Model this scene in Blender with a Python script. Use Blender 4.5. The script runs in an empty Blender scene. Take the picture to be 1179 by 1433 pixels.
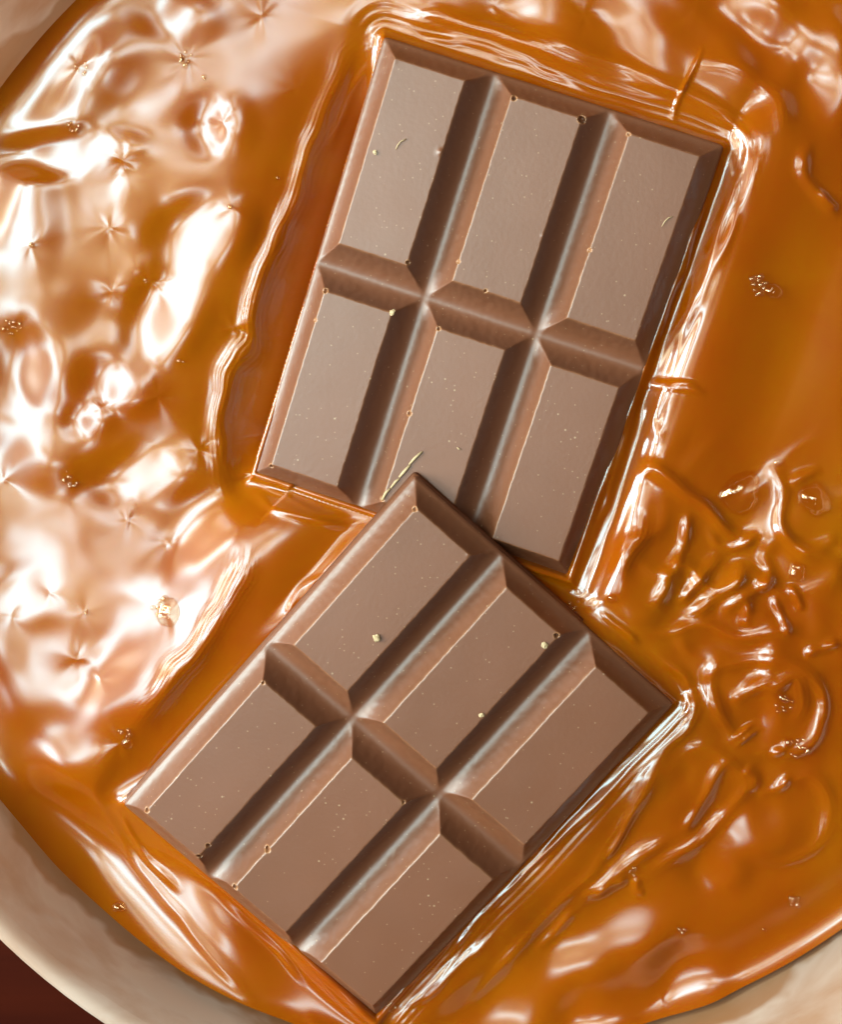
import bpy, bmesh, math, random
import numpy as np
from mathutils import Matrix, Vector

random.seed(7)
MM = 0.001
scene = bpy.context.scene
C = scene.collection

# ------------------------------------------------------------------ camera
# photograph 1179x1433; focal length in pixels 1800, 180 mm from the caramel.
IW, IH, FPX, DIST = 1179.0, 1433.0, 1800.0, 180.0
_n = np.array([-0.045, -0.115, 1.0]); _n /= np.linalg.norm(_n)     # caramel's up, seen from the camera
_x = np.array([1.0, 0, 0]); _x = _x - _n * (_x @ _n); _x /= np.linalg.norm(_x)
_y = np.cross(_n, _x)
RW = np.array([_x, _y, _n])                                        # camera frame -> world
CAM = RW @ np.array([0, 0, DIST])


def P(px, py, z=0.0):
    """point of the plane z (mm) that stands at this place of the photograph"""
    d = RW @ np.array([(px - IW / 2) / FPX, -(py - IH / 2) / FPX, -1.0])
    t = (z - CAM[2]) / d[2]
    return CAM + d * t


cam_data = bpy.data.cameras.new('camera')
cam = bpy.data.objects.new('camera', cam_data)
C.objects.link(cam)
cam_data.sensor_fit = 'VERTICAL'
cam_data.sensor_height = 24.0
cam_data.lens = 24.0 * FPX / IH
cam_data.clip_start = 0.005
cam_data.clip_end = 20.0
mw = Matrix([list(RW[i]) + [CAM[i] * MM] for i in range(3)] + [[0, 0, 0, 1]])
cam.matrix_world = mw
scene.camera = cam

# ------------------------------------------------------------------ light
world = bpy.data.worlds.new('World')
scene.world = world
world.use_nodes = True
bg = world.node_tree.nodes['Background']
bg.inputs[0].default_value = (1.0, 0.72, 0.50, 1)
bg.inputs[1].default_value = 0.10
scene.view_settings.view_transform = 'Standard'
scene.view_settings.look = 'None'
scene.view_settings.exposure = -0.55
scene.view_settings.gamma = 1.0
scene.view_settings.use_curve_mapping = False
scene.cycles.max_bounces = 8
scene.cycles.caustics_reflective = False
scene.cycles.caustics_refractive = False


# area lamp for the window; its noise colour stands for sky and foliage
def window_light(name, zen, azi, dist, w, h, power, seed, gap, sky):
    l = bpy.data.lights.new(name, 'AREA')
    l.shape = 'RECTANGLE'
    l.size, l.size_y = w, h
    l.energy = power * math.pi * w * h
    l.use_nodes = True
    nt = l.node_tree; N, L = nt.nodes, nt.links
    em = N['Emission']
    ge = N.new('ShaderNodeNewGeometry')
    mp = N.new('ShaderNodeMapping'); mp.inputs['Location'].default_value = (seed, 1.7, 0); mp.inputs['Scale'].default_value = (1.0, 1.0, 1.0)
    L.new(ge.outputs['Parametric'], mp.inputs['Vector'])
    nz = N.new('ShaderNodeTexNoise'); nz.inputs['Scale'].default_value = 3.6; nz.inputs['Detail'].default_value = 1.2; nz.inputs['Roughness'].default_value = 0.5
    L.new(mp.outputs['Vector'], nz.inputs['Vector'])
    cr = N.new('ShaderNodeValToRGB')
    e = cr.color_ramp.elements
    e[0].position = 0.39 + gap; e[0].color = (0.055, 0.047, 0.036, 1)
    e[1].position = 0.61 + gap; e[1].color = (*sky, 1)
    k = e.new(0.46 + gap); k.color = (0.19, 0.175, 0.085, 1)
    k = e.new(0.54 + gap); k.color = (0.36, 0.40, 0.37, 1)
    L.new(nz.outputs['Fac'], cr.inputs['Fac'])
    # emission fades towards the lamp's edges to soften its reflections
    sp = N.new('ShaderNodeSeparateXYZ'); L.new(ge.outputs['Parametric'], sp.inputs[0])
    fades = []
    for ax in ('X', 'Y'):
        pp = N.new('ShaderNodeMath'); pp.operation = 'PINGPONG'; pp.inputs[1].default_value = 0.5
        L.new(sp.outputs[ax], pp.inputs[0])
        mr = N.new('ShaderNodeMapRange'); mr.interpolation_type = 'SMOOTHSTEP'
        mr.inputs['From Min'].default_value = 0.0; mr.inputs['From Max'].default_value = 0.26
        L.new(pp.outputs[0], mr.inputs['Value']); fades.append(mr)
    mu = N.new('ShaderNodeMath'); mu.operation = 'MULTIPLY'
    L.new(fades[0].outputs[0], mu.inputs[0]); L.new(fades[1].outputs[0], mu.inputs[1])
    L.new(cr.outputs['Color'], em.inputs['Color']); L.new(mu.outputs[0], em.inputs['Strength'])
    o = bpy.data.objects.new(name, l); C.objects.link(o)
    z_, a_ = math.radians(zen), math.radians(azi)
    o.location = (dist * math.sin(z_) * math.cos(a_), dist * math.sin(z_) * math.sin(a_), dist * math.cos(z_))
    o.rotation_euler = (-Vector(o.location)).to_track_quat('-Z', 'Y').to_euler()
    return o


window_light('window_light', 57, 168, 0.40, 0.42, 0.385, 78.0, 3.3, 0.0, (0.62, 0.89, 0.96))
window_light('upper_sheen_light', 17, 150, 0.75, 0.62, 0.62, 33.0, 12.4, 0.01, (0.54, 0.88, 0.94))  # added overhead lamp, no window: veil on the upper bar, caramel sheen

# ------------------------------------------------------------------ helpers


def tag(o, label=None, cat=None, group=None, kind=None):
    if label: o['label'] = label
    if cat: o['category'] = cat
    if group: o['group'] = group
    if kind: o['kind'] = kind
    return o


def empty(name, loc=(0, 0, 0)):
    o = bpy.data.objects.new(name, None)
    o.empty_display_size = 0.005
    C.objects.link(o)
    o.location = loc
    return o


def mesh_obj(name, verts, faces, mat, parent=None, smooth=True):
    me = bpy.data.meshes.new(name)
    v = np.asarray(verts, dtype=np.float32)
    if isinstance(faces, np.ndarray):
        k = faces.shape[1]
        me.vertices.add(len(v)); me.vertices.foreach_set('co', v.ravel())
        me.loops.add(faces.size); me.loops.foreach_set('vertex_index', faces.astype(np.int32).ravel())
        me.polygons.add(len(faces))
        me.polygons.foreach_set('loop_start', np.arange(0, faces.size, k, dtype=np.int32))
        me.update(calc_edges=True)
    else:
        me.from_pydata([tuple(map(float, p)) for p in v], [], faces)
    if smooth:
        me.polygons.foreach_set('use_smooth', np.ones(len(me.polygons), dtype=bool))
    me.materials.append(mat)
    o = bpy.data.objects.new(name, me)
    C.objects.link(o)
    if parent: o.parent = parent
    return o


_rng = np.random.default_rng(11)
_PERM = _rng.permutation(512)
_ANG = _rng.uniform(0, 2 * np.pi, 512)


def perlin(x, y, seed=0):
    xi = np.floor(x).astype(int); yi = np.floor(y).astype(int)
    xf = x - xi; yf = y - yi
    u = xf * xf * xf * (xf * (xf * 6 - 15) + 10); v = yf * yf * yf * (yf * (yf * 6 - 15) + 10)

    def g(ix, iy, fx, fy):
        a = _ANG[_PERM[(_PERM[(ix + seed * 37) % 512] + iy) % 512]]
        return np.cos(a) * fx + np.sin(a) * fy
    n00 = g(xi, yi, xf, yf); n10 = g(xi + 1, yi, xf - 1, yf)
    n01 = g(xi, yi + 1, xf, yf - 1); n11 = g(xi + 1, yi + 1, xf - 1, yf - 1)
    return 1.5 * ((n00 * (1 - u) + n10 * u) * (1 - v) + (n01 * (1 - u) + n11 * u) * v)


def sstep(a, b, x):
    t = np.clip((x - a) / (b - a), 0, 1)
    return t * t * (3 - 2 * t)


# ------------------------------------------------------------------ materials


def new_mat(name):
    m = bpy.data.materials.new(name)
    m.use_nodes = True
    nt = m.node_tree
    return m, nt, nt.nodes['Principled BSDF']


def chocolate_material():
    m, nt, b = new_mat('milk_chocolate')
    N, L = nt.nodes, nt.links
    tc = N.new('ShaderNodeTexCoord')
    big = N.new('ShaderNodeTexNoise'); big.inputs['Scale'].default_value = 45; big.inputs['Detail'].default_value = 5
    L.new(tc.outputs['Object'], big.inputs['Vector'])
    ramp = N.new('ShaderNodeValToRGB')
    ramp.color_ramp.elements[0].position = 0.3; ramp.color_ramp.elements[0].color = (0.134, 0.041, 0.0155, 1)
    ramp.color_ramp.elements[1].position = 0.75; ramp.color_ramp.elements[1].color = (0.164, 0.053, 0.0235, 1)
    L.new(big.outputs['Fac'], ramp.inputs['Fac'])
    # rubbed, paler edges
    at = N.new('ShaderNodeAttribute'); at.attribute_name = 'rub'
    mx = N.new('ShaderNodeMix'); mx.data_type = 'RGBA'
    mx.inputs['B'].default_value = (0.42, 0.19, 0.085, 1)
    L.new(at.outputs['Fac'], mx.inputs['Factor']); L.new(ramp.outputs['Color'], mx.inputs['A'])
    # pale dust specks
    vo = N.new('ShaderNodeTexVoronoi'); vo.inputs['Scale'].default_value = 620
    L.new(tc.outputs['Object'], vo.inputs['Vector'])
    lt = N.new('ShaderNodeMath'); lt.operation = 'LESS_THAN'; lt.inputs[1].default_value = 0.085
    L.new(vo.outputs['Distance'], lt.inputs[0])
    sep = N.new('ShaderNodeSeparateColor'); L.new(vo.outputs['Color'], sep.inputs['Color'])
    gt = N.new('ShaderNodeMath'); gt.operation = 'GREATER_THAN'; gt.inputs[1].default_value = 0.87
    L.new(sep.outputs['Red'], gt.inputs[0])
    mul = N.new('ShaderNodeMath'); mul.operation = 'MULTIPLY'
    L.new(lt.outputs[0], mul.inputs[0]); L.new(gt.outputs[0], mul.inputs[1])
    mul2 = N.new('ShaderNodeMath'); mul2.operation = 'MULTIPLY'; mul2.inputs[1].default_value = 0.32
    L.new(mul.outputs[0], mul2.inputs[0])
    mx2 = N.new('ShaderNodeMix'); mx2.data_type = 'RGBA'
    mx2.inputs['B'].default_value = (0.62, 0.45, 0.28, 1)
    L.new(mul2.outputs[0], mx2.inputs['Factor']); L.new(mx.outputs['Result'], mx2.inputs['A'])
    v3 = N.new('ShaderNodeTexVoronoi'); v3.inputs['Scale'].default_value = 1500
    L.new(tc.outputs['Object'], v3.inputs['Vector'])
    l3 = N.new('ShaderNodeMath'); l3.operation = 'LESS_THAN'; l3.inputs[1].default_value = 0.16
    L.new(v3.outputs['Distance'], l3.inputs[0])
    s3 = N.new('ShaderNodeSeparateColor'); L.new(v3.outputs['Color'], s3.inputs['Color'])
    g3 = N.new('ShaderNodeMath'); g3.operation = 'GREATER_THAN'; g3.inputs[1].default_value = 0.82
    L.new(s3.outputs['Green'], g3.inputs[0])
    m3 = N.new('ShaderNodeMath'); m3.operation = 'MULTIPLY'; L.new(l3.outputs[0], m3.inputs[0]); L.new(g3.outputs[0], m3.inputs[1])
    m4 = N.new('ShaderNodeMath'); m4.operation = 'MULTIPLY'; m4.inputs[1].default_value = 0.30; L.new(m3.outputs[0], m4.inputs[0])
    mx3 = N.new('ShaderNodeMix'); mx3.data_type = 'RGBA'; mx3.inputs['B'].default_value = (0.5, 0.33, 0.2, 1)
    L.new(m4.outputs[0], mx3.inputs['Factor']); L.new(mx2.outputs['Result'], mx3.inputs['A'])
    L.new(mx3.outputs['Result'], b.inputs['Base Color'])
    b.inputs['Roughness'].default_value = 0.36
    rr = N.new('ShaderNodeMapRange'); rr.inputs['To Min'].default_value = 0.39; rr.inputs['To Max'].default_value = 0.50
    n2 = N.new('ShaderNodeTexNoise'); n2.inputs['Scale'].default_value = 160; n2.inputs['Detail'].default_value = 4
    L.new(tc.outputs['Object'], n2.inputs['Vector']); L.new(n2.outputs['Fac'], rr.inputs['Value'])
    L.new(rr.outputs['Result'], b.inputs['Roughness'])
    b.inputs['IOR'].default_value = 1.5
    b.inputs['Specular IOR Level'].default_value = 0.7
    b.inputs['Subsurface Weight'].default_value = 0.12
    b.inputs['Subsurface Radius'].default_value = (1.0, 0.5, 0.3)
    b.inputs['Subsurface Scale'].default_value = 0.0008
    fine = N.new('ShaderNodeTexNoise'); fine.inputs['Scale'].default_value = 1500; fine.inputs['Detail'].default_value = 3
    L.new(tc.outputs['Object'], fine.inputs['Vector'])
    bp = N.new('ShaderNodeBump'); bp.inputs['Strength'].default_value = 0.10; bp.inputs['Distance'].default_value = 0.0002
    L.new(fine.outputs['Fac'], bp.inputs['Height']); L.new(bp.outputs['Normal'], b.inputs['Normal'])
    return m


def caramel_material():
    m, nt, b = new_mat('caramel')
    N, L = nt.nodes, nt.links
    tc = N.new('ShaderNodeTexCoord')
    nz = N.new('ShaderNodeTexNoise'); nz.inputs['Scale'].default_value = 28; nz.inputs['Detail'].default_value = 3
    nz.inputs['Distortion'].default_value = 1.2
    L.new(tc.outputs['Object'], nz.inputs['Vector'])
    ramp = N.new('ShaderNodeValToRGB')
    ramp.color_ramp.elements[0].position = 0.3; ramp.color_ramp.elements[0].color = (0.255, 0.0425, 0.0001, 1)
    ramp.color_ramp.elements[1].position = 0.72; ramp.color_ramp.elements[1].color = (0.305, 0.078, 0.0002, 1)
    L.new(nz.outputs['Fac'], ramp.inputs['Fac'])
    L.new(ramp.outputs['Color'], b.inputs['Base Color'])
    b.inputs['Roughness'].default_value = 0.145
    b.inputs['IOR'].default_value = 1.50
    b.inputs['Specular IOR Level'].default_value = 0.75
    b.inputs['Subsurface Weight'].default_value = 0.55
    b.inputs['Subsurface Radius'].default_value = (1.0, 0.38, 0.05)
    b.inputs['Subsurface Scale'].default_value = 0.002
    return m


def bubble_material():
    m, nt, b = new_mat('bubble_skin')
    N, L = nt.nodes, nt.links
    out = N['Material Output']
    N.remove(b)
    tr = N.new('ShaderNodeBsdfTransparent'); tr.inputs[0].default_value = (1.0, 0.93, 0.82, 1)
    gl = N.new('ShaderNodeBsdfGlossy'); gl.inputs['Roughness'].default_value = 0.05; gl.inputs['Color'].default_value = (1.0, 0.82, 0.58, 1)
    lw = N.new('ShaderNodeLayerWeight'); lw.inputs['Blend'].default_value = 0.5
    pw = N.new('ShaderNodeMath'); pw.operation = 'POWER'; pw.inputs[1].default_value = 3.0
    L.new(lw.outputs['Facing'], pw.inputs[0])
    ma = N.new('ShaderNodeMath'); ma.operation = 'MULTIPLY_ADD'; ma.inputs[1].default_value = 0.75; ma.inputs[2].default_value = 0.09
    L.new(pw.outputs[0], ma.inputs[0])
    mx = N.new('ShaderNodeMixShader')
    L.new(ma.outputs[0], mx.inputs[0]); L.new(tr.outputs[0], mx.inputs[1]); L.new(gl.outputs[0], mx.inputs[2])
    L.new(mx.outputs[0], out.inputs['Surface'])
    return m


def bowl_material():
    m, nt, b = new_mat('bowl_with_sheen')
    N, L = nt.nodes, nt.links
    out = N['Material Output']
    tc = N.new('ShaderNodeTexCoord')
    mp = N.new('ShaderNodeMapping'); mp.inputs['Scale'].default_value = (30, 30, 60)
    nz = N.new('ShaderNodeTexNoise'); nz.inputs['Scale'].default_value = 1.0; nz.inputs['Detail'].default_value = 5; nz.inputs['Distortion'].default_value = 1.5
    L.new(tc.outputs['Object'], mp.inputs['Vector']); L.new(mp.outputs['Vector'], nz.inputs['Vector'])
    ramp = N.new('ShaderNodeValToRGB')  # pinkish tones put into the clear wall's colour for its pale reflections
    ramp.color_ramp.elements[0].position = 0.32; ramp.color_ramp.elements[0].color = (0.66, 0.36, 0.22, 1)
    ramp.color_ramp.elements[1].position = 0.60; ramp.color_ramp.elements[1].color = (0.95, 0.72, 0.60, 1)
    L.new(nz.outputs['Fac'], ramp.inputs['Fac'])
    # dried caramel film, thicker just above the caramel
    sp = N.new('ShaderNodeSeparateXYZ'); L.new(tc.outputs['Object'], sp.inputs[0])
    n2 = N.new('ShaderNodeTexNoise'); n2.inputs['Scale'].default_value = 70; n2.inputs['Detail'].default_value = 3
    L.new(tc.outputs['Object'], n2.inputs['Vector'])
    ad = N.new('ShaderNodeMath'); ad.operation = 'MULTIPLY_ADD'; ad.inputs[1].default_value = -0.018
    L.new(n2.outputs['Fac'], ad.inputs[0]); L.new(sp.outputs['Z'], ad.inputs[2])
    mr = N.new('ShaderNodeMapRange'); mr.inputs['From Min'].default_value = 0.0365; mr.inputs['From Max'].default_value = 0.0345
    mr.inputs['To Min'].default_value = 0.0; mr.inputs['To Max'].default_value = 0.75; mr.interpolation_type = 'SMOOTHSTEP'
    L.new(ad.outputs[0], mr.inputs['Value'])
    mx = N.new('ShaderNodeMix'); mx.data_type = 'RGBA'; mx.inputs['B'].default_value = (0.50, 0.20, 0.05, 1)
    L.new(mr.outputs['Result'], mx.inputs['Factor']); L.new(ramp.outputs['Color'], mx.inputs['A'])
    L.new(mx.outputs['Result'], b.inputs['Base Color'])
    b.inputs['Roughness'].default_value = 0.05
    b.inputs['IOR'].default_value = 1.6
    tl = N.new('ShaderNodeBsdfTranslucent'); L.new(mx.outputs['Result'], tl.inputs[0])
    m1 = N.new('ShaderNodeMixShader'); m1.inputs[0].default_value = 0.40
    L.new(b.outputs[0], m1.inputs[1]); L.new(tl.outputs[0], m1.inputs[2])
    tr = N.new('ShaderNodeBsdfTransparent'); tr.inputs[0].default_value = (0.98, 0.93, 0.9, 1)
    m2 = N.new('ShaderNodeMixShader'); m2.inputs[0].default_value = 0.56
    L.new(tr.outputs[0], m2.inputs[1]); L.new(m1.outputs[0], m2.inputs[2])
    L.new(m2.outputs[0], out.inputs['Surface'])
    return m


def table_material():
    m, nt, b = new_mat('dark_red_wood')
    N, L = nt.nodes, nt.links
    tc = N.new('ShaderNodeTexCoord')
    mp = N.new('ShaderNodeMapping'); mp.inputs['Scale'].default_value = (4, 60, 4)
    nz = N.new('ShaderNodeTexNoise'); nz.inputs['Scale'].default_value = 4; nz.inputs['Detail'].default_value = 6
    L.new(tc.outputs['Object'], mp.inputs['Vector']); L.new(mp.outputs['Vector'], nz.inputs['Vector'])
    ramp = N.new('ShaderNodeValToRGB')
    ramp.color_ramp.elements[0].color = (0.016, 0.0014, 0.0005, 1)
    ramp.color_ramp.elements[1].color = (0.045, 0.005, 0.001, 1)
    L.new(nz.outputs['Fac'], ramp.inputs['Fac']); L.new(ramp.outputs['Color'], b.inputs['Base Color'])
    b.inputs['Roughness'].default_value = 0.55
    b.inputs['Specular IOR Level'].default_value = 0.04
    return m


def plain(name, col, rough=0.5):
    m, nt, b = new_mat(name)
    N, L = nt.nodes, nt.links
    tc = N.new('ShaderNodeTexCoord')
    nz = N.new('ShaderNodeTexNoise'); nz.inputs['Scale'].default_value = 900
    L.new(tc.outputs['Object'], nz.inputs['Vector'])
    hs = N.new('ShaderNodeMix'); hs.data_type = 'RGBA'
    hs.inputs['A'].default_value = (*[c * 0.75 for c in col], 1); hs.inputs['B'].default_value = (*[min(1, c * 1.2) for c in col], 1)
    L.new(nz.outputs['Fac'], hs.inputs['Factor']); L.new(hs.outputs['Result'], b.inputs['Base Color'])
    b.inputs['Roughness'].default_value = rough
    return m


M_CHOC = chocolate_material()
M_CAR = caramel_material()
M_BUB = bubble_material()
M_BOWL = bowl_material()
M_TABLE = table_material()
M_SHAVE = plain('pale_shaving', (0.46, 0.31, 0.17), 0.6)

# ------------------------------------------------------------------ bars: poses
BW, BL_, GX, GY = 9.66, 25.13, 6.59, 6.70       # block plateau and grooves, mm
EDX, EDY = 2.95, 2.85                           # border beyond the outer plateaus
HGT, BASE = 3.7, 2.0                            # plateau above groove floor; slab below it
BARW = 3 * BW + 2 * GX + 2 * EDX
BARL = 2 * BL_ + GY + 2 * EDY


def rodr(r):
    r = np.array(r, float); th = np.linalg.norm(r); k = r / th
    K = np.array([[0, -k[2], k[1]], [k[2], 0, -k[0]], [-k[1], k[0], 0]])
    return np.eye(3) + np.sin(th) * K + (1 - np.cos(th)) * K @ K


class Bar:
    def __init__(self, rv, t, dz=0.0):
        self.R = RW @ rodr(rv)
        # slide along the sight line to lift
        w = RW @ np.array(t, float)
        d = (CAM - w); d /= d[2]
        self.t = w + d * dz

    def to_world(self, p):
        return p @ self.R.T + self.t

    def local_xy(self, X, Y):
        """bar-local u,v of world points on the bar's plane (vertical projection)"""
        n = self.R[:, 2]
        Z = self.t[2] - (n[0] * (X - self.t[0]) + n[1] * (Y - self.t[1])) / n[2]
        d = np.stack([X - self.t[0], Y - self.t[1], Z - self.t[2]], -1)
        q = d @ self.R
        return q[..., 0], q[..., 1], Z


B1 = Bar((0.1635, -0.0591, -0.31797), (7.847, 26.587, 6.0))
B2 = Bar((0.12345, 0.01813, -0.72506), (-3.720, -34.750, 2.381), dz=1.0)

# ------------------------------------------------------------------ caramel relief
RAD = 83.0
ctr = P(670, 656)[:2]


def seg_dist(X, Y, pts, closed=False):
    """distance to a polyline, and 0..1 position along it"""
    pts = np.asarray(pts, float)
    best = np.full(X.shape, 1e9); along = np.zeros(X.shape)
    ln = np.r_[0, np.cumsum(np.hypot(*np.diff(pts, axis=0).T))]
    for i in range(len(pts) - 1):
        a, b = pts[i], pts[i + 1]
        ab = b - a; L2 = ab @ ab + 1e-9
        t = np.clip(((X - a[0]) * ab[0] + (Y - a[1]) * ab[1]) / L2, 0, 1)
        d = np.hypot(X - a[0] - t * ab[0], Y - a[1] - t * ab[1])
        m = d < best
        best = np.where(m, d, best); along = np.where(m, (ln[i] + t * (ln[i + 1] - ln[i])) / ln[-1], along)
    return best, along


def smooth_line(pts, n=6):
    """Catmull-Rom through pixel points, returned in mm"""
    q = np.array([P(*p)[:2] for p in pts])
    if len(q) < 3: return q
    e = np.vstack([2 * q[0] - q[1], q, 2 * q[-1] - q[-2]])
    out = []
    for i in range(1, len(e) - 2):
        p0, p1, p2, p3 = e[i - 1], e[i], e[i + 1], e[i + 2]
        for k in range(n):
            t = k / n
            out.append(0.5 * ((2 * p1) + (-p0 + p2) * t + (2 * p0 - 5 * p1 + 4 * p2 - p3) * t * t + (-p0 + 3 * p1 - 3 * p2 + p3) * t ** 3))
    out.append(e[-2])
    return np.array(out)


# rims, folds and threads of the caramel skin: pixel line, half width mm, height mm
RIDGES = [
    # skin rim left of both bars
    ([(560, 22), (500, 62), (462, 130), (430, 215), (392, 320), (352, 420), (345, 478), (316, 520), (300, 610), (312, 690), (352, 745)], 1.15, 1.1),
    ([(352, 745), (335, 815), (285, 900), (232, 965), (180, 1030)], 1.25, 0.85),
    ([(180, 1030), (142, 1085), (150, 1140), (196, 1205), (262, 1275), (340, 1352), (410, 1420)], 0.6, 0.28),
    ([(165, 1120), (205, 1190), (260, 1240)], 0.35, 0.35),
    ([(520, 78), (485, 130), (452, 215)], 0.4, 0.3),
    # rim along the upper end of the first bar
    ([(540, 34), (600, 22), (690, 42), (780, 78), (880, 128)], 0.75, 0.6),
    ([(560, 48), (640, 52), (740, 88), (850, 130)], 0.35, 0.3),
    ([(640, 30), (760, 50), (880, 98), (980, 140), (1040, 190), (1046, 260), (1020, 330)], 0.8, 0.55),
    ([(960, 80), (1040, 100), (1085, 140), (1098, 200)], 0.9, 0.45),
    ([(985, 60), (968, 105), (948, 150), (944, 175)], 0.22, 0.3),
    # rim along its right side
    ([(1012, 190), (1026, 240), (1008, 310), (980, 390), (950, 470), (930, 520)], 0.5, 0.75),
    ([(1010, 215), (985, 300), (955, 380), (925, 460), (905, 520), (885, 590), (858, 680), (838, 740), (805, 820)], 0.42, 0.65),
    ([(1035, 230), (1020, 320), (990, 400), (970, 460)], 0.4, 0.4),
    ([(940, 520), (920, 570), (918, 625)], 0.7, 0.7),
    ([(900, 540), (960, 545), (990, 555)], 0.3, 0.35),
    ([(905, 530), (950, 535), (985, 542)], 0.25, 0.3),
    # below the first bar
    ([(338, 682), (380, 712), (440, 728), (500, 742)], 0.45, 0.5),
    ([(350, 676), (400, 700), (460, 722), (500, 733)], 0.25, 0.25),
    # folds right of the bars
    ([(886, 708), (892, 672), (908, 656), (935, 668), (975, 702), (1012, 735), (1042, 752), (1072, 735)], 0.6, 0.75),
    ([(902, 705), (892, 745), (868, 790), (848, 842)], 0.9, 0.8),
    ([(958, 715), (962, 738), (945, 790), (936, 800)], 0.5, 0.5),
    ([(938, 790), (928, 822), (908, 850)], 0.6, 0.6),
    ([(1015, 765), (990, 800), (962, 832), (940, 850)], 0.6, 0.6),
    ([(985, 735), (1008, 762), (1040, 765), (1068, 742)], 0.45, 0.5),
    ([(1050, 775), (1030, 815), (990, 840), (950, 870)], 0.7, 0.6),
    ([(1066, 770), (1075, 800), (1060, 830)], 0.5, 0.45),
    ([(1098, 805), (1068, 820), (1035, 838), (1000, 858)], 0.5, 0.6),
    ([(1080, 830), (1095, 870), (1105, 890)], 0.4, 0.5),
    ([(1100, 815), (1118, 850), (1122, 860)], 0.4, 0.4),
    ([(1050, 838), (1042, 880)], 0.4, 0.4),
    ([(1090, 700), (1100, 745), (1130, 770), (1178, 782)], 0.5, 0.55),
    ([(1105, 680), (1120, 668), (1152, 656)], 0.4, 0.4),
    ([(1110, 775), (1140, 765), (1179, 748)], 0.5, 0.5),
    # folds around the right corner of the second bar
    ([(840, 850), (860, 875), (898, 900)], 0.35, 0.45),
    ([(908, 900), (930, 925), (958, 945), (970, 978), (962, 1010), (935, 1035), (915, 1062)], 0.55, 0.65),
    ([(800, 868), (850, 915), (900, 950), (940, 965)], 0.3, 0.35),
    ([(1010, 905), (995, 945), (1000, 985), (1015, 1012), (1040, 1045)], 0.55, 0.5),
    ([(1020, 985), (1050, 960), (1085, 945)], 0.6, 0.45),
    ([(1060, 975), (1095, 950), (1115, 945), (1118, 985), (1105, 1010)], 0.7, 0.6),
    ([(1035, 1012), (1048, 1032)], 0.8, 0.5),
    ([(1070, 1055), (1090, 1045), (1098, 1030)], 0.35, 0.4),
    ([(1045, 1060), (1015, 1060), (995, 1085), (978, 1130), (950, 1170)], 0.5, 0.55),
    ([(1040, 1068), (1055, 1085), (1050, 1105)], 0.5, 0.5),
    ([(1055, 1108), (1090, 1095), (1108, 1075)], 0.4, 0.4),
    ([(1120, 912), (1150, 905), (1179, 895)], 0.4, 0.5),
    # long connecting folds
    ([(878, 765), (920, 802), (962, 792), (1000, 822), (1050, 800), (1100, 835), (1152, 818), (1179, 830)], 0.6, 0.45),
    ([(858, 872), (920, 884), (980, 868), (1040, 892), (1100, 880), (1160, 925)], 0.6, 0.4),
    ([(955, 965), (1000, 930), (1060, 920), (1120, 932), (1152, 980), (1132, 1032), (1080, 1052), (1020, 1032)], 0.6, 0.45),
    ([(925, 1085), (980, 1042), (1040, 1092), (1002, 1150), (930, 1200), (872, 1240)], 0.6, 0.4),
    ([(1080, 1102), (1130, 1082), (1162, 1122), (1142, 1180), (1080, 1200), (1022, 1182)], 0.6, 0.35),
    ([(1075, 640), (1100, 690), (1092, 740), (1130, 780), (1179, 790)], 0.6, 0.45),
    # lines along the lower right side of the second bar
    ([(905, 1045), (860, 1090), (800, 1145), (730, 1212), (660, 1288), (600, 1345), (560, 1385)], 0.5, 0.6),
    ([(880, 1072), (800, 1150), (720, 1225), (640, 1310), (590, 1370)], 0.22, 0.3),
    ([(955, 1020), (915, 1065), (885, 1125), (850, 1180), (800, 1240), (740, 1300), (680, 1370), (640, 1425)], 0.6, 0.45),
    ([(890, 1120), (862, 1165), (840, 1200)], 0.3, 0.35),
    ([(960, 1160), (900, 1185), (870, 1210), (830, 1240), (800, 1262)], 0.6, 0.55),
    ([(880, 1218), (850, 1235), (828, 1255)], 0.4, 0.4),
    ([(886, 1220), (892, 1240), (905, 1238)], 0.4, 0.45),
    ([(810, 1265), (780, 1300), (745, 1325)], 0.5, 0.4),
    ([(560, 1392), (600, 1376), (640, 1340), (700, 1290)], 0.4, 0.4),
    # lower left
    ([(300, 1225), (345, 1275), (395, 1320), (440, 1372)], 0.35, 0.28),
    ([(430, 1395), (480, 1425), (520, 1440)], 0.4, 0.4),
    ([(395, 865), (420, 825), (455, 800)], 0.3, 0.25),
    # top right
    ([(1130, 190), (1122, 225), (1128, 255), (1160, 290), (1179, 305)], 0.5, 0.4),
    ([(1140, 262), (1160, 285), (1179, 295)], 0.3, 0.35),
]
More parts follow.
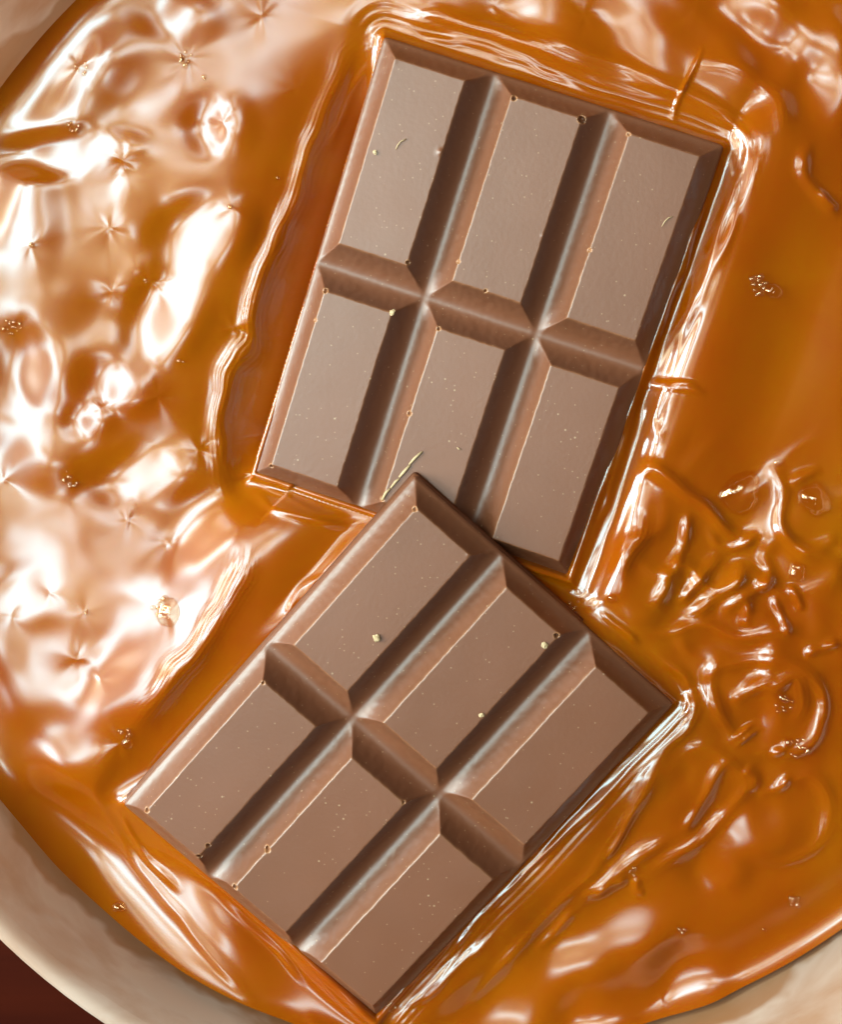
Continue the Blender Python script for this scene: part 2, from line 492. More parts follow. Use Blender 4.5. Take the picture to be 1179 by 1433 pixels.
# places where the skin is pinched to a point: pixel, reach mm, height mm, rays
PINCH = [
    (113, 95, 4.5, .28, 5), (262, 82, 4.0, .25, 6), (105, 180, 4.0, .2, 4), (172, 225, 5.0, .3, 5), (320, 290, 4.0, .22, 4),
    (388, 248, 3.0, .2, 5), (45, 343, 4.0, .25, 5), (150, 318, 4.0, .22, 6), (205, 393, 5.5, .32, 5), (152, 408, 4.0, .2, 5), (18, 460, 5.0, .28, 4),
    (215, 556, 6.0, .34, 5), (138, 572, 4.5, .28, 4), (272, 632, 6.0, .36, 5), (100, 670, 4.5, .25, 4), (320, 458, 4.0, .3, 6),
    (175, 730, 4.0, .26, 4), (5, 672, 4.0, .25, 4), (230, 760, 3.5, .2, 4), (236, 858, 4.5, .25, 5), (72, 828, 4.0, .2, 3),
    (120, 855, 3.0, .15, 4), (112, 920, 4.5, .28, 4), (145, 945, 4.0, .25, 3), (176, 1032, 4.0, .3, 5), (20, 860, 3.0, .2, 4),
    (365, 20, 4.0, .2, 5), (310, 170, 4.0, .22, 5), (410, 120, 2.5, .12, 6),
    (955, 1305, 4.0, .3, 5), (888, 1218, 4.0, .25, 5), (815, 1258, 3.0, .22, 4), (925, 1395, 4.5, .22, 4),
    (1165, 900, 3.0, .2, 5), (975, 10, 4.0, .22, 5), (1098, 70, 4.0, .2, 4), (1125, 228, 4.0, .2, 4), (690, 8, 4.0, .2, 5), (820, 20, 4.5, .22, 5),
]
# broad tilted facets of the skin: pixel, half axes mm, turn deg, slope to the left, slope to the lower edge
FACETS = [
    (20, 310, 5, 9, 0, .18, -.02), (305, 175, 4.0, 4.0, 0, .26, 0),
    (160, 540, 5.0, 4, 0, .22, -.05), (50, 520, 5, 6, 0, .2, 0), (200, 665, 8, 4, 10, .24, -.06),
    (120, 590, 3.0, 2.5, 0, .24, 0), (280, 750, 6, 4.5, 30, .17, -.05), (425, 780, 10, 9, 0, -.22, .22), (40, 830, 6, 4.0, 0, .08, -.08), (180, 930, 8, 6, 40, .12, -.12),
    (30, 650, 6, 5, 0, .15, 0), (100, 1040, 7, 5, 0, .12, -.10), (110, 1160, 8, 6, -30, .1, -.2),
    (105, 100, 7, 5, 30, .12, 0), (200, 130, 7, 4.0, 0, .1, 0), (250, 25, 5, 3.0, 0, .15, 0),
    (150, 760, 9, 6, 0, -.10, 0), (100, 440, 7, 4, 0, -.12, 0), (330, 90, 7, 7, 0, -.08, 0), (200, 300, 4, 5, 20, -.10, 0),
    (900, 60, 9, 4.0, -25, .24, 0), (1000, 90, 6, 4, -30, .26, 0), (1090, 55, 5, 3.5, -20, .28, 0), (760, 30, 8, 3.5, -20, .18, 0),
    (965, 1375, 5.0, 7, 10, .25, -.28), (885, 1285, 7, 5.0, 0, .2, -.22), (800, 1345, 5, 7, 30, .2, -.25), (1040, 1155, 7, 4, -10, .25, -.22),
    (1000, 1215, 4, 3.0, 0, .32, 0), (720, 1400, 6, 5, 0, .18, -.28), (835, 1410, 5, 5, 0, .22, -.27),
    (1140, 55, 5, 4, -20, .34, 0), (1155, 130, 4, 5, 0, .36, 0), (1050, 15, 6, 3.5, -20, .28, 0), (1060, 450, 9, 12, 0, -.06, 0), (1040, 360, 6, 6, 0, -.06, 0),
]


# pixel, height, slope to the right, slope upwards, half axes, turn
FLATS = [(225, 1262, 2.2, .03, -.27, 21, 6.5, -40), (100, 215, -0.5, .10, .03, 9, 3.2, 4), (285, 330, -2.0, .08, .02, 7, 5, 25), (235, 440, -2.2, .10, -.06, 5, 8, -28)]
CALM = [(225, 1270, 22, 9, -40), (1050, 480, 16, 18, 0), (420, 780, 9, 8, 0)]


def bar_field(X, Y, bar):
    u, v, Zp = bar.local_xy(X, Y)
    qx = np.abs(u) - BARW / 2; qy = np.abs(v) - BARL / 2
    d = np.hypot(np.maximum(qx, 0), np.maximum(qy, 0)) + np.minimum(np.maximum(qx, qy), 0)
    lip = bar.to_world(np.stack([np.clip(u, -BARW / 2, BARW / 2), np.clip(v, -BARL / 2, BARL / 2), np.full(u.shape, -HGT)], -1))[..., 2]
    du = u - np.clip(u, -BARW / 2, BARW / 2); dv = v - np.clip(v, -BARL / 2, BARL / 2)
    ln = np.hypot(du, dv) + 1e-6
    return d, lip, u, v, du / ln, dv / ln


def relief(X, Y):
    r = np.hypot(X - ctr[0], Y - ctr[1])
    d1, l1, u1, v1, ex1, ey1 = bar_field(X, Y, B1)
    d2, l2, u2, v2, ex2, ey2 = bar_field(X, Y, B2)
    # general level follows the lips of the two bars
    w1 = np.exp(-np.maximum(d1, 0) / 16.0); w2 = np.exp(-np.maximum(d2, 0) / 16.0) ; w0 = 0.25
    near1 = l1 - 1.1 - 0.7 * sstep(0.2, 0.9, -ey1) * np.exp(-(np.maximum(d1, 0) / 5.0) ** 2); near2 = l2 - 1.3 + 2.9 * np.exp(-np.maximum(0, v2 + BARL / 2 + 1.0) / 4.0) * sstep(2, 22, u2)
    h = (w1 ** 2 * near1 + w2 ** 2 * near2 + w0 ** 2 * 0.5) / (w1 ** 2 + w2 ** 2 + w0 ** 2)
    # caramel sinks a little around the bars, then clings to their sides
    dm = np.minimum(d1, d2)
    lw1 = sstep(0.1, 0.95, -ex1) * sstep(BARL / 2 + 3, BARL / 2 - 15, v1) * sstep(-BARL / 2 - 4, -BARL / 2 + 8, v1)
    lw2 = sstep(0.1, 0.95, -ex2) * sstep(-BARL / 2 - 4, -BARL / 2 + 8, v2)
    lee = np.maximum(3.0 * lw1 * np.exp(-(np.maximum(d1, 0) / 8.0) ** 2), 1.4 * lw2 * np.exp(-(np.maximum(d2, 0) / 6.0) ** 2))
    h -= lee
    h -= lw1 * 2.6 * np.exp(-np.maximum(d1, 0) / 2.2) + lw2 * 0.4 * np.exp(-np.maximum(d2, 0) / 1.8)
    h -= (1 - np.clip(np.maximum(lw1 * (d1 < 14), lw2 * (d2 < 12)), 0, 1)) * 0.6 * np.exp(-((dm - 2.2) / 2.2) ** 2)
    # to the right the pushed-up caramel stands as a bank facing the bar
    rw1 = sstep(0.1, 0.95, ex1)
    h += rw1 * (1.9 * sstep(0.3, 5.5, d1) - 1.9 * sstep(6.0, 20.0, d1))
    rw2 = sstep(0.1, 0.95, ex2)
    h += rw2 * (1.0 * sstep(0.2, 2.4, d2) - 1.0 * sstep(2.6, 9.0, d2))
    h += (1 - np.clip(np.maximum(lw1 * (d1 < 14), lw2 * (d2 < 12)), 0, 1)) * (0.75 + 0.35 * perlin(X / 5.0, Y / 5.0, 5)) * np.exp(-np.maximum(dm, 0) / 0.55)
    # region weights
    lx = (P(430, 0)[0] - X) / 20.0
    left = sstep(-0.2, 0.5, lx)
    pr = P(1000, 900)
    fold = np.exp(-(((X - pr[0]) / 26.0) ** 2 + ((Y - pr[1]) / 30.0) ** 2) ** 2)
    free = sstep(1.5, 7.0, dm)
    for (px, py, a, b, turn) in CALM:
        c = P(px, py); dx, dy = X - c[0], Y - c[1]
        ct, st = math.cos(math.radians(turn)), math.sin(math.radians(turn))
        free = free * (1 - 0.9 * np.exp(-(((dx * ct + dy * st) / a) ** 2 + ((-dx * st + dy * ct) / b) ** 2) ** 2))
    # soft swell of the skin
    h += (0.12 + 0.36 * left) * free * perlin(X / 17.0, Y / 17.0, 1)
    h += (0.02 + 0.03 * left) * free * perlin(X / 5.5 + 3, Y / 5.5, 2)
    # streaky film lines running along the bars
    wob = 0.7 * perlin(X / 14.0, Y / 14.0, 3) + 0.10 * perlin(X / 4.0, Y / 4.0, 8)
    amp = sstep(-0.1, 0.6, np.maximum(ex1, ey1)) * np.exp(-((d1 - 2.5) / 2.4) ** 2)
    h += 0.05 * amp * np.sin(2 * np.pi * (d1 + wob) / 1.5)
    side_b = sstep(0.0, 0.7, ex2)
    amp2 = side_b * np.exp(-((d2 - 2.0) / 1.8) ** 2)
    h += 0.04 * amp2 * np.sin(2 * np.pi * (d2 + 0.6 * wob) / 0.95)
    # ropy folds on the right
    wx = X + 3.0 * perlin(X / 7.0, Y / 7.0, 21); wy = Y + 3.0 * perlin(X / 7.0 + 9, Y / 7.0, 22)
    rid = 1 - np.abs(perlin(wx / 11.0, wy / 11.0, 23))
    h += 0.40 * fold * free * sstep(0.30, 1.0, rid) ** 1.3
    h += 0.03 * fold * free * perlin(wx / 4.5, wy / 4.5, 24) + 0.75 * fold * free * perlin(wx / 11.0, wy / 11.0, 25)
    # facets
    for (px, py, a, b, turn, sl, sd) in FACETS:
        c = P(px, py)
        dx, dy = X - c[0], Y - c[1]
        ct, st = math.cos(math.radians(turn)), math.sin(math.radians(turn))
        e = np.exp(-(((dx * ct + dy * st) / a) ** 2 + ((-dx * st + dy * ct) / b) ** 2) ** 1.5)
        h += 0.8 * (sl * dx + sd * dy) * e * sstep(0.3, 2.5, dm)
    # stretched flat stretches of skin
    for (px, py, z0, sx, sy, a, b, turn) in FLATS:
        c = P(px, py, z0); dx, dy = X - c[0], Y - c[1]
        ct, st = math.cos(math.radians(turn)), math.sin(math.radians(turn))
        e = np.exp(-(((dx * ct + dy * st) / a) ** 2 + ((-dx * st + dy * ct) / b) ** 2) ** 2)
        h = h + e * (z0 + sx * dx + sy * dy + 0.10 * perlin(X / 9.0, Y / 9.0, 77) - h)
    # pinched points
    for k, (px, py, rho, A, n) in enumerate(PINCH):
        c = P(px, py)
        dx, dy = X - c[0], Y - c[1]
        m = (np.abs(dx) < 4 * rho) & (np.abs(dy) < 4 * rho)
        rr = np.hypot(dx[m], dy[m]); th = np.arctan2(dy[m], dx[m])
        ph = k * 1.7
        th = th + 0.06 * rr * math.sin(ph)
        fq = 0.16 * n
        star = 1.5 * perlin(np.cos(th) * fq + ph * 3, np.sin(th) * fq + ph, 71) + 0.25 * perlin(np.cos(th) * fq * 2.3 + ph, np.sin(th) * fq * 2.3 - ph, 72)
        h[m] += A * np.exp(-(rr / rho) ** 1.3 * 0.8) * (1.1 * star * rr / (rr + 1.0) + 0.5 * np.exp(-rr / 0.5)) * (0.42 * sstep(0.3, 2.5, dm[m]))
    # rims, folds, threads
    for k, (pts, wd, ht) in enumerate(RIDGES):
        q = smooth_line(pts)
        wd, ht = (wd * 1.5, ht * 1.1) if pts[0][0] < 860 else (wd * 1.7, ht * 1.3)
        mg = 4 * wd
        m = (X > q[:, 0].min() - mg) & (X < q[:, 0].max() + mg) & (Y > q[:, 1].min() - mg) & (Y < q[:, 1].max() + mg)
        x, y = X[m], Y[m]
        jx = 0.5 * perlin(x / 6.0, y / 6.0, 31 + k % 5); jy = 0.5 * perlin(x / 6.0 + 7, y / 6.0, 32 + k % 5)
        d, t = seg_dist(x + jx, y + jy, q)
        taper = sstep(0, 0.28, t) * sstep(0, 0.28, 1 - t)
        vary = 0.85 + 0.5 * perlin(t * 2.5 + k * 1.37, t * 0 + k * 0.71, 41)
        streak = 1 + (0.05 * np.cos(2 * np.pi * d / 0.62 + 3 * perlin(x / 4, y / 4, 9)) if wd > 0.85 else 0)
        h[m] += 0.8 * ht * taper * vary * streak * np.exp(-(d / wd) ** 2)
    # nothing but a thin film under the bars themselves
    h -= 9.0 * sstep(0.5, 2.5, -dm)
    # clings to the bowl
    h += 1.6 * np.exp(-np.maximum(RAD - r, 0) / 1.6) + 0.5 * np.exp(-((RAD - r - 9) / 4) ** 2)
    return h


STEP = 0.2
n = int(2 * RAD / STEP) + 3
gx = ctr[0] + (np.arange(n) - n // 2) * STEP
gy = ctr[1] + (np.arange(n) - n // 2) * STEP
GXX, GYY = np.meshgrid(gx, gy)
rr = np.hypot(GXX - ctr[0], GYY - ctr[1])
over = rr > RAD
s = np.where(over, RAD / np.maximum(rr, 1e-6), 1.0)
inside = rr < RAD
XX = ctr[0] + (GXX - ctr[0]) * s; YY = ctr[1] + (GYY - ctr[1]) * s
HH = relief(XX, YY)
idx = np.arange(n * n).reshape(n, n)
q_in = inside[:-1, :-1] | inside[1:, :-1] | inside[1:, 1:] | inside[:-1, 1:]
F = np.stack([idx[:-1, :-1], idx[:-1, 1:], idx[1:, 1:], idx[1:, :-1]], -1)[q_in]
used = np.unique(F)
remap = np.full(n * n, -1); remap[used] = np.arange(len(used))
V = np.stack([XX.ravel(), YY.ravel(), HH.ravel()], -1)[used] * MM
caramel = empty('caramel', (ctr[0] * MM, ctr[1] * MM, 0))
tag(caramel, 'glossy amber caramel with wrinkled skin filling the round bowl around the chocolate bars', 'caramel')
V[:, 0] -= ctr[0] * MM; V[:, 1] -= ctr[1] * MM
mesh_obj('caramel_surface', V, remap[F], M_CAR, caramel)


def lathe(profile, seg=160):
    v, f = [], []
    for (r_, z_) in profile:
        for k in range(seg):
            a = 2 * math.pi * k / seg
            v.append((r_ * math.cos(a) * MM, r_ * math.sin(a) * MM, z_ * MM))
    for i in range(len(profile) - 1):
        for k in range(seg):
            k2 = (k + 1) % seg
            f.append((i * seg + k, i * seg + k2, (i + 1) * seg + k2, (i + 1) * seg + k))
    return v, f


# caramel below the surface
v, f = lathe([(RAD, 1.2), (RAD - 0.6, -4), (RAD - 3, -14), (RAD - 10, -25), (RAD - 24, -32), (RAD - 40, -34), (0.01, -34)])
mesh_obj('caramel_depth', v, f, M_CAR, caramel)

# ------------------------------------------------------------------ bowl and table
bowl = empty('bowl', (ctr[0] * MM, ctr[1] * MM, -40 * MM))
tag(bowl, 'round clear bowl with a thick pale rim holding the caramel', 'bowl')
wall = [(0.01, 4.2), (RAD - 39, 4.2), (RAD - 23, 6.4), (RAD - 9, 14.0), (RAD - 2.2, 25.5), (RAD + 0.2, 36), (RAD + 0.9, 41), (RAD + 1.8, 46), (RAD + 3.4, 51), (RAD + 4.6, 53.5)]
v, f = lathe(wall)
mesh_obj('inner_wall', v, f, M_BOWL, bowl)
rim = [(RAD + 4.6, 53.5), (RAD + 5.2, 54.5), (RAD + 6.2, 55.0), (RAD + 7.2, 54.7), (RAD + 7.8, 53.8), (RAD + 7.9, 52.5)]
v, f = lathe(rim)
mesh_obj('rim', v, f, M_BOWL, bowl)
outer = [(RAD + 7.9, 52.5), (RAD + 6.4, 46), (RAD + 5.0, 40), (RAD + 2.5, 27), (RAD - 4, 14), (RAD - 18, 4), (RAD - 36, 0.4), (0.01, 0.3)]
v, f = lathe(outer)
mesh_obj('outer_wall', v, f, M_BOWL, bowl)

t = 0.6
table = mesh_obj('tabletop', [(-t, -t, -0.0403), (t, -t, -0.0403), (t, t, -0.0403), (-t, t, -0.0403),
                              (-t, -t, -0.07), (t, -t, -0.07), (t, t, -0.07), (-t, t, -0.07)],
                 [(0, 1, 2, 3), (7, 6, 5, 4), (0, 4, 5, 1), (1, 5, 6, 2), (2, 6, 7, 3), (3, 7, 4, 0)], M_TABLE, smooth=False)
tag(table, kind='structure')

# ------------------------------------------------------------------ chocolate bars
RES = 0.125


def axis_profile(nblk, blk, gap, edge):
    """coordinates of one axis and the wall distance (0 on the plateau, 1 on the groove floor)"""
    total = nblk * blk + (nblk - 1) * gap + 2 * edge
    cuts = [-total / 2]
    for i in range(1, nblk):
        cuts.append(-total / 2 + edge + i * blk + (i - 0.5) * gap)
    cuts.append(total / 2)
    xs, cell = [], [0]
    for a, b in zip(cuts[:-1], cuts[1:]):
        k = int(round((b - a) / RES))
        xs.extend(np.linspace(a, b, k + 1)[:-1]); cell.append(len(xs))
    xs.append(cuts[-1])
    xs = np.array(xs)
    starts = [-total / 2 + edge + i * (blk + gap) for i in range(nblk)]
    return xs, cell, starts


def wall_t(x, starts, blk, gap, edge, total):
    t = np.full(x.shape, 9.0)
    for i, s0 in enumerate(starts):
        lo, hi = s0 - x, x - (s0 + blk)
        half_lo = edge if i == 0 else gap / 2
        half_hi = edge if i == len(starts) - 1 else gap / 2
        ti = np.where(lo > 0, lo / half_lo, np.where(hi > 0, hi / half_hi, 0.0))
        ti = np.where((lo <= 0) & (hi <= 0), np.maximum(lo, hi) / 3.3, ti)
        t = np.minimum(t, ti)
    return t


def prof(t):
    # concave wall: steep below the plateau, running out into a round floor
    tt = np.clip(t, 0, 1)
    return 1 - (1 - tt) ** 1.9


def smin(a, b, k):
    hh = np.clip(0.5 + 0.5 * (b - a) / k, 0, 1)
    return b * (1 - hh) + a * hh - k * hh * (1 - hh)


def bar_heights(U, V_, pits, lumps, seed):
    nz = perlin(U / 0.9, V_ / 0.9, seed) * 0.012 + perlin(U / 3.0, V_ / 3.0, seed + 1) * 0.012
    tu = wall_t(U, [-BARW / 2 + EDX + i * (BW + GX) for i in range(3)], BW, GX, EDX, BARW) + nz
    tv = wall_t(V_, [-BARL / 2 + EDY + i * (BL_ + GY) for i in range(2)], BL_, GY, EDY, BARL) + nz
    hu = HGT * (1 - prof(tu)); hv = HGT * (1 - prof(tv))
    h = smin(hu, hv, 0.25)
    h = smin(h, np.full(h.shape, HGT - 0.0), 0.20) - HGT
    t = np.maximum(tu, tv)
    rub = np.exp(-((t - 0.02) / 0.035) ** 2) * np.clip(0.62 + 0.5 * perlin(U / 1.6, V_ / 1.6, seed + 2), 0, 1)
    rub *= 0.38
    h += 0.012 * perlin(U / 5.0, V_ / 5.0, seed + 3) + 0.0015 * perlin(U / 0.7, V_ / 0.7, seed + 4)
    # lip rounds over at the outline
    de = np.minimum(BARW / 2 - np.abs(U), BARL / 2 - np.abs(V_))
    h -= 0.35 * np.clip(1 - de / 0.4, 0, 1) ** 2
    for (pu, pv, pr) in pits:
        d = np.hypot(U - pu, V_ - pv)
        h -= 2.6 * pr * np.clip(1 - (d / pr) ** 2, 0, 1) ** 0.5 * (d < pr)
        rub = np.maximum(rub, 0.75 * np.exp(-((d - pr * 1.15) / 0.12) ** 2))
    for (pu, pv, pr, ph) in lumps:
        d = np.hypot(U - pu, V_ - pv)
        h += ph * np.exp(-(d / pr) ** 2)
    return h, rub


def px_to_bar(bar, px, py, z=0.0):
    """bar-local u, v of a pixel on the bar's plateau plane"""
    d = RW @ np.array([(px - IW / 2) / FPX, -(py - IH / 2) / FPX, -1.0])
    nn = bar.R[:, 2]; p0 = bar.t + nn * z
    tt = ((p0 - CAM) @ nn) / (d @ nn)
    q = (CAM + d * tt - bar.t) @ bar.R
    return q[0], q[1]


def make_bar(bar, label, pits_px, lumps_px, seed, base=BASE):
    root = empty('chocolate_bar')
    root.matrix_world = Matrix([list(bar.R[i]) + [bar.t[i] * MM] for i in range(3)] + [[0, 0, 0, 1]])
    tag(root, label, 'chocolate bar', 'milk chocolate bars in the caramel')
    pits = [(*px_to_bar(bar, a, b), r_) for a, b, r_ in pits_px]
    lumps = [(*px_to_bar(bar, a, b), r_, hh) for a, b, r_, hh in lumps_px]
    us, cu, _ = axis_profile(3, BW, GX, EDX)
    vs, cv, _ = axis_profile(2, BL_, GY, EDY)
    U, V_ = np.meshgrid(us, vs)
    h, rub = bar_heights(U, V_, pits, lumps, seed)
    # rounded outer corners
    rc = 0.7
    ax = np.abs(U) - (BARW / 2 - rc); ay = np.abs(V_) - (BARL / 2 - rc)
    dd = np.hypot(ax, ay); mk = (ax > 0) & (ay > 0) & (dd > rc)
    f_ = np.where(mk, rc / np.maximum(dd, 1e-6), 1)
    Uc = np.where(mk, np.sign(U) * (BARW / 2 - rc + ax * f_), U)
    Vc = np.where(mk, np.sign(V_) * (BARL / 2 - rc + ay * f_), V_)
    hy, hx = np.gradient(h, vs, us)
    Nn = np.stack([-hx, -hy, np.ones_like(h)], -1); Nn /= np.linalg.norm(Nn, axis=-1, keepdims=True)
    co = np.stack([Uc, Vc, h], -1) * MM
    for r_ in range(2):
        for c_ in range(3):
            sl = (slice(cv[r_], cv[r_ + 1] + 1), slice(cu[c_], cu[c_ + 1] + 1))
            sub = co[sl]; ny, nx = sub.shape[:2]
            id_ = np.arange(ny * nx).reshape(ny, nx)
            fc = np.stack([id_[:-1, :-1], id_[:-1, 1:], id_[1:, 1:], id_[1:, :-1]], -1).reshape(-1, 4)
            o = mesh_obj('segment', sub.reshape(-1, 3), fc, M_CHOC, root)
            o.data.attributes.new('rub', 'FLOAT', 'POINT').data.foreach_set('value', rub[sl].ravel().astype(np.float32))
            o.data.normals_split_custom_set_from_vertices(Nn[sl].reshape(-1, 3).tolist())
    # slab under the segments
    ring = []
    for sx, sy, a0 in ((1, 1, 0), (-1, 1, 90), (-1, -1, 180), (1, -1, 270)):
        for k in range(7):
            a = math.radians(a0 + 15 * k)
            ring.append((sx * (BARW / 2 - rc) + rc * math.cos(a), sy * (BARL / 2 - rc) + rc * math.sin(a)))
    vv, ff = [], []
    lev = [(0.0, -HGT - 0.35), (0.06, -HGT - 0.6), (0.0, -HGT - 1.4), (-0.1, -HGT - base + 0.3), (-0.4, -HGT - base)]
    m_ = len(ring)
    for off, z_ in lev:
        for (x_, y_) in ring:
            vv.append(((x_ + math.copysign(off, x_)) * MM, (y_ + math.copysign(off, y_)) * MM, z_ * MM))
    for i in range(len(lev) - 1):
        for k in range(m_):
            k2 = (k + 1) % m_
            ff.append((i * m_ + k, (i + 1) * m_ + k, (i + 1) * m_ + k2, i * m_ + k2))
    ff.append(tuple(range((len(lev) - 1) * m_, len(lev) * m_))[::-1])
    mesh_obj('base', vv, ff, M_CHOC, root)
    return root


PITS1 = [(720, 137, .30), (815, 166, .50), (881, 187, .22), (826, 350, .20), (573, 579, .28), (378, 653, .28), (571, 367, .24), (455, 407, .30),
         (614, 460, .24), (441, 448, .18), (642, 366, .18), (680, 407, .20), (535, 699, .24)]
PITS2 = [(581, 713, .26), (780, 890, .34), (278, 1200, .32), (291, 1184, .30), (374, 1190, .34), (328, 1243, .32), (205, 1135, .28), (565, 1124, .22), (368, 956, .2)]
LUMPS1 = [(617, 213, .45, .28), (552, 85, .5, .05), (760, 330, .22, .1)]
LUMPS2 = [(655, 777, .2, .06)]
make_bar(B1, 'upper milk chocolate bar pressed under the corner of the other bar', PITS1, LUMPS1, 51, 6.0)
make_bar(B2, 'lower milk chocolate bar with its top corner lying on the other bar', PITS2, LUMPS2, 61)

# ------------------------------------------------------------------ shavings and crumbs


def bar_point(bar, px, py, up):
    u, v_ = px_to_bar(bar, px, py, up)
    return bar.to_world(np.array([u, v_, up]))


def shaving(bar, pts, wd, label, up=0.12, name='chocolate_shaving'):
    q = np.array([bar_point(bar, a, b, up) for a, b in pts])
    c0 = q.mean(0)
    vv, ff = [], []
    k = 6
    for i, p in enumerate(q):
        tng = q[min(i + 1, len(q) - 1)] - q[max(i - 1, 0)]; tng /= np.linalg.norm(tng) + 1e-9
        sd = np.cross(tng, bar.R[:, 2]); upv = bar.R[:, 2]
        w_ = wd * (0.35 + 0.65 * math.sin(math.pi * (i + 0.4) / (len(q) - 0.2)))
        for j in range(k):
            a = 2 * math.pi * j / k
            vv.append((p - c0 + w_ * (math.cos(a) * sd + 0.7 * math.sin(a) * upv)) * MM)
    for i in range(len(q) - 1):
        for j in range(k):
            ff.append((i * k + j, i * k + (j + 1) % k, (i + 1) * k + (j + 1) % k, (i + 1) * k + j))
    ff.append(tuple(range(k))[::-1]); ff.append(tuple(range((len(q) - 1) * k, len(q) * k)))
    o = mesh_obj(name, vv, ff, M_SHAVE)
    o.location = c0 * MM
    tag(o, label, 'shaving', 'shavings on the chocolate')
    return o


shaving(B1, [(554, 209), (557, 203), (561, 198), (569, 194)], 0.09, 'thin curved shaving on the top left segment of the upper bar')
shaving(B1, [(927, 317), (931, 310), (936, 305), (942, 303)], 0.08, 'thin curved shaving on the top right segment of the upper bar')
shaving(B1, [(535, 700), (540, 690), (546, 684)], 0.22, 'lowest pale scraping left of the corner where the bars touch')
shaving(B1, [(547, 683), (554, 674), (559, 670)], 0.20, 'second lowest pale scraping where the bars touch')
shaving(B1, [(559, 668), (566, 660), (574, 651)], 0.24, 'middle pale scraping above the corner of the lower bar')
shaving(B1, [(573, 650), (581, 641), (591, 632)], 0.20, 'uppermost pale scraping pointing away from the lower bar')
shaving(B1, [(640, 626), (642, 628), (645, 629)], 0.10, 'tiny pale crumb on the middle segment right of the scrapings')


def crumb(bar, px, py, rad, label):
    bm = bmesh.new()
    bmesh.ops.create_icosphere(bm, subdivisions=2, radius=1)
    for vv in bm.verts:
        vv.co *= 0.7 + 0.6 * random.random()
        vv.co.z *= 0.55
    me = bpy.data.meshes.new('chocolate_crumb'); 
    for vv in bm.verts: vv.co *= rad * MM
    bm.to_mesh(me); bm.free()
    me.materials.append(M_SHAVE)
    o = bpy.data.objects.new('chocolate_crumb', me); C.objects.link(o)
    o.location = bar_point(bar, px, py, rad * 0.35) * MM
    o.rotation_euler = (0.2, 0.1, random.random() * 6)
    tag(o, label, 'crumb', 'crumbs on the chocolate')


crumb(B2, 527, 893, 0.55, 'pale crumb on the top left segment of the lower bar')
crumb(B2, 763, 903, 0.42, 'pale crumb near the corner of the top middle segment of the lower bar')
crumb(B2, 674, 1001, 0.32, 'small pale crumb at the edge of the top middle segment of the lower bar')
crumb(B1, 549, 437, 0.40, 'pale crumb on the corner of the lower left segment of the upper bar')
crumb(B1, 525, 213, 0.28, 'small pale crumb left on the top left segment of the upper bar')

# ------------------------------------------------------------------ bubbles


def surf(px, py):
    p = P(px, py, 0.5)
    z = relief(np.array([[p[0]]]), np.array([[p[1]]]))[0, 0]
    p = P(px, py, z)
    return np.array([p[0], p[1], z])


_sph = {}


def dome_mesh():
    if 'd' in _sph: return _sph['d']
    bm = bmesh.new()
    bmesh.ops.create_uvsphere(bm, u_segments=20, v_segments=12, radius=1)
    me = bpy.data.meshes.new('bubble'); bm.to_mesh(me); bm.free()
    me.polygons.foreach_set('use_smooth', np.ones(len(me.polygons), dtype=bool))
    me.materials.append(M_BUB)
    _sph['d'] = me
    return me


def big_bubble_mesh(k):
    bm = bmesh.new()
    bmesh.ops.create_uvsphere(bm, u_segments=40, v_segments=24, radius=1)
    for v_ in bm.verts:
        x_, y_, z_ = v_.co
        f_ = 1 + 0.10 * math.sin(2.3 * x_ + 1.1 * k) * math.cos(2.7 * y_ - k) + 0.05 * math.sin(5 * y_ + 2 * k + 3 * x_) + 0.02 * math.sin(11 * x_ - 7 * y_)
        v_.co *= f_
    me = bpy.data.meshes.new('air_bubble'); bm.to_mesh(me); bm.free()
    me.polygons.foreach_set('use_smooth', np.ones(len(me.polygons), dtype=bool))
    me.materials.append(M_BUB)
    return me


def bubbles(px, py, spread, count, big, where):
    base = surf(px, py)
    if count == 1:
        o = bpy.data.objects.new('air_bubble', big_bubble_mesh(px % 7)); C.objects.link(o)
        o.location = (base + np.array([0, 0, -0.15 * big])) * MM; o.scale = (big * MM, 0.86 * big * MM, 0.7 * big * MM)
        o.rotation_euler = (0, 0, px % 3)
        tag(o, where, 'bubble', 'single bubbles in the caramel')
        return
    root = empty('bubble_cluster', base * MM)
    tag(root, where, 'bubbles', 'clusters of bubbles in the caramel')
    for k in range(count):
        a = random.random() * 6.28; rr_ = spread * math.sqrt(random.random())
        x_, y_ = rr_ * math.cos(a), rr_ * math.sin(a)
        z_ = relief(np.array([[base[0] + x_]]), np.array([[base[1] + y_]]))[0, 0] - base[2]
        o = bpy.data.objects.new('bubble', dome_mesh()); C.objects.link(o); o.parent = root
        s_ = big * (0.45 + 0.65 * random.random() ** 2)
        o.location = (x_ * MM, y_ * MM, (z_ + 0.15 * s_) * MM)
        o.scale = (s_ * MM, s_ * MM, 0.85 * s_ * MM)


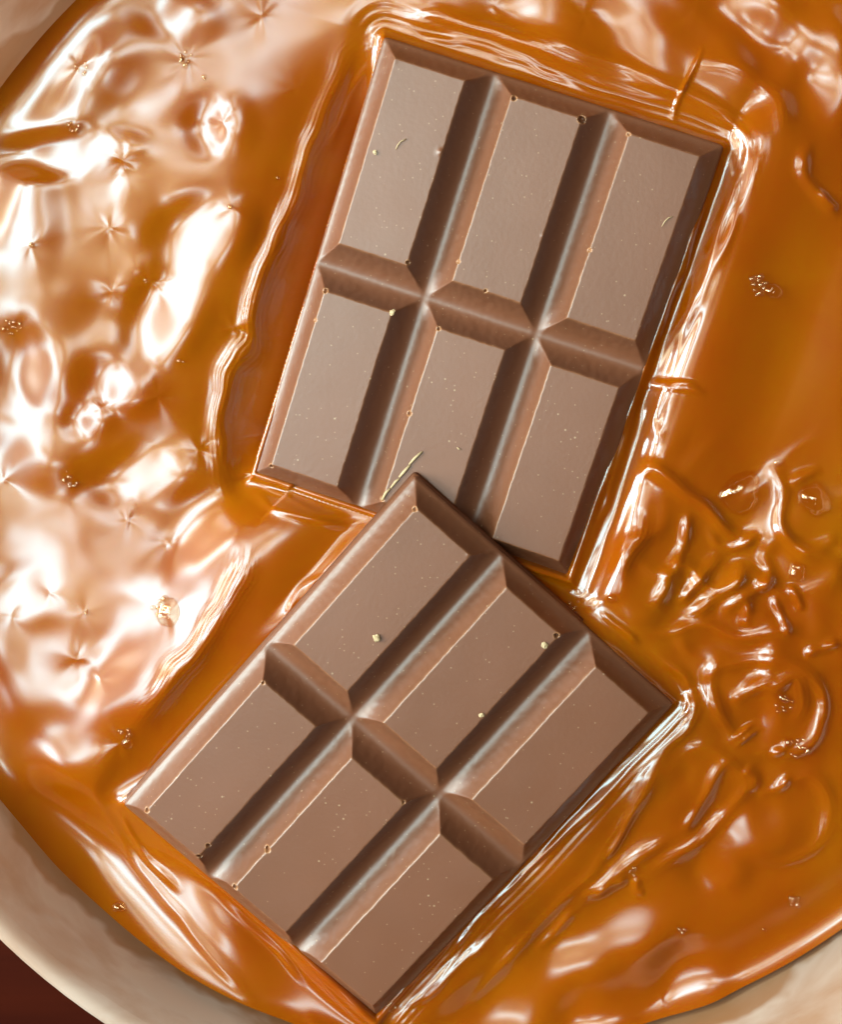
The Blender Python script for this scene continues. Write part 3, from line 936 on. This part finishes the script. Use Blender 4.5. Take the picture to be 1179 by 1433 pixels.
bubbles(113, 95, 0.9, 11, .42, 'cluster of tiny bubbles near the top left bowl rim')
bubbles(262, 82, 1.0, 13, .42, 'larger cluster of bubbles left of the upper bar, at the top')
bubbles(286, 110, 0.3, 3, .34, 'short trail of bubbles right below the topmost bubble cluster')
bubbles(104, 180, 1.0, 10, .45, 'bubble cluster above the broad white reflection on the left')
bubbles(320, 291, .35, 4, .34, 'tiny bubble cluster inside the bright patch left of the upper bar')
bubbles(388, 249, .3, 3, .3, 'tiny bubble group at the skin rim left of the upper bar')
bubbles(45, 343, .45, 4, .35, 'small bubble group at the left edge below the white reflection')
bubbles(18, 460, 1.4, 18, .45, 'wide foam of bubbles at the left edge beside the upper bar')
bubbles(253, 506, .6, 8, .25, 'fine bubble string left of the lower left segment of the upper bar')
bubbles(100, 670, 1.2, 16, .42, 'oval bubble foam at mid height on the left')
bubbles(205, 393, .25, 3, .3, 'pair of tiny bubbles at a pinch left of the upper bar')
bubbles(120, 855, .45, 4, .4, 'small bubble pair left of the large bubble')
bubbles(236, 858, 1, 1, 2.1, 'large round bubble left of the lower bar')
bubbles(226, 850, 1.3, 12, .5, 'froth of small bubbles on the side of the large round bubble')
bubbles(178, 1040, 1, 1, .95, 'golden bubble at the bend of the skin rim beside the lower bar')
bubbles(174, 1028, .9, 7, .4, 'froth above the golden bubble beside the lower bar')
bubbles(165, 1270, 1, 1, 1.0, 'lone bubble in the white reflection at the lower left')
bubbles(1062, 400, 1.3, 18, .5, 'foamy bubble patch right of the upper bar')
bubbles(1083, 408, 1, 1, 1.3, 'smooth bubble beside the foam right of the upper bar')
bubbles(1036, 690, 1, 1, 3.2, 'largest oval bubble among the folds on the right')
bubbles(1142, 700, 1, 1, 2.6, 'big bubble near the right edge beside the largest one')
bubbles(1090, 648, 1, 1, .7, 'small bubble between the two biggest bubbles, above them')
bubbles(1118, 800, 1, 1, 1.5, 'clear bubble below the two biggest bubbles')
bubbles(858, 838, 1, 1, .8, 'little bubble right of the lower end of the upper bar')
bubbles(1120, 1045, 1.6, 14, .6, 'heap of bubbles near the right edge, level with the lower bar')
bubbles(1098, 985, 1.4, 10, .55, 'froth on the fold right of the lower bar')
bubbles(888, 1220, .7, 7, .4, 'bubble group at the fold below the right corner of the lower bar')
bubbles(956, 1302, .6, 7, .35, 'tiny bubbles above the white patch at the lower right')
bubbles(1112, 1262, .9, 9, .4, 'bubble string near the lower right bowl edge')
bubbles(1072, 1302, .4, 4, .3, 'few tiny bubbles left of the lower right bowl edge')
bubbles(798, 852, .8, 9, .4, 'bubbles trapped at the point where the bars cross on the right')
bubbles(545, 1412, 1.0, 10, .35, 'froth under the lowest corner of the lower bar')
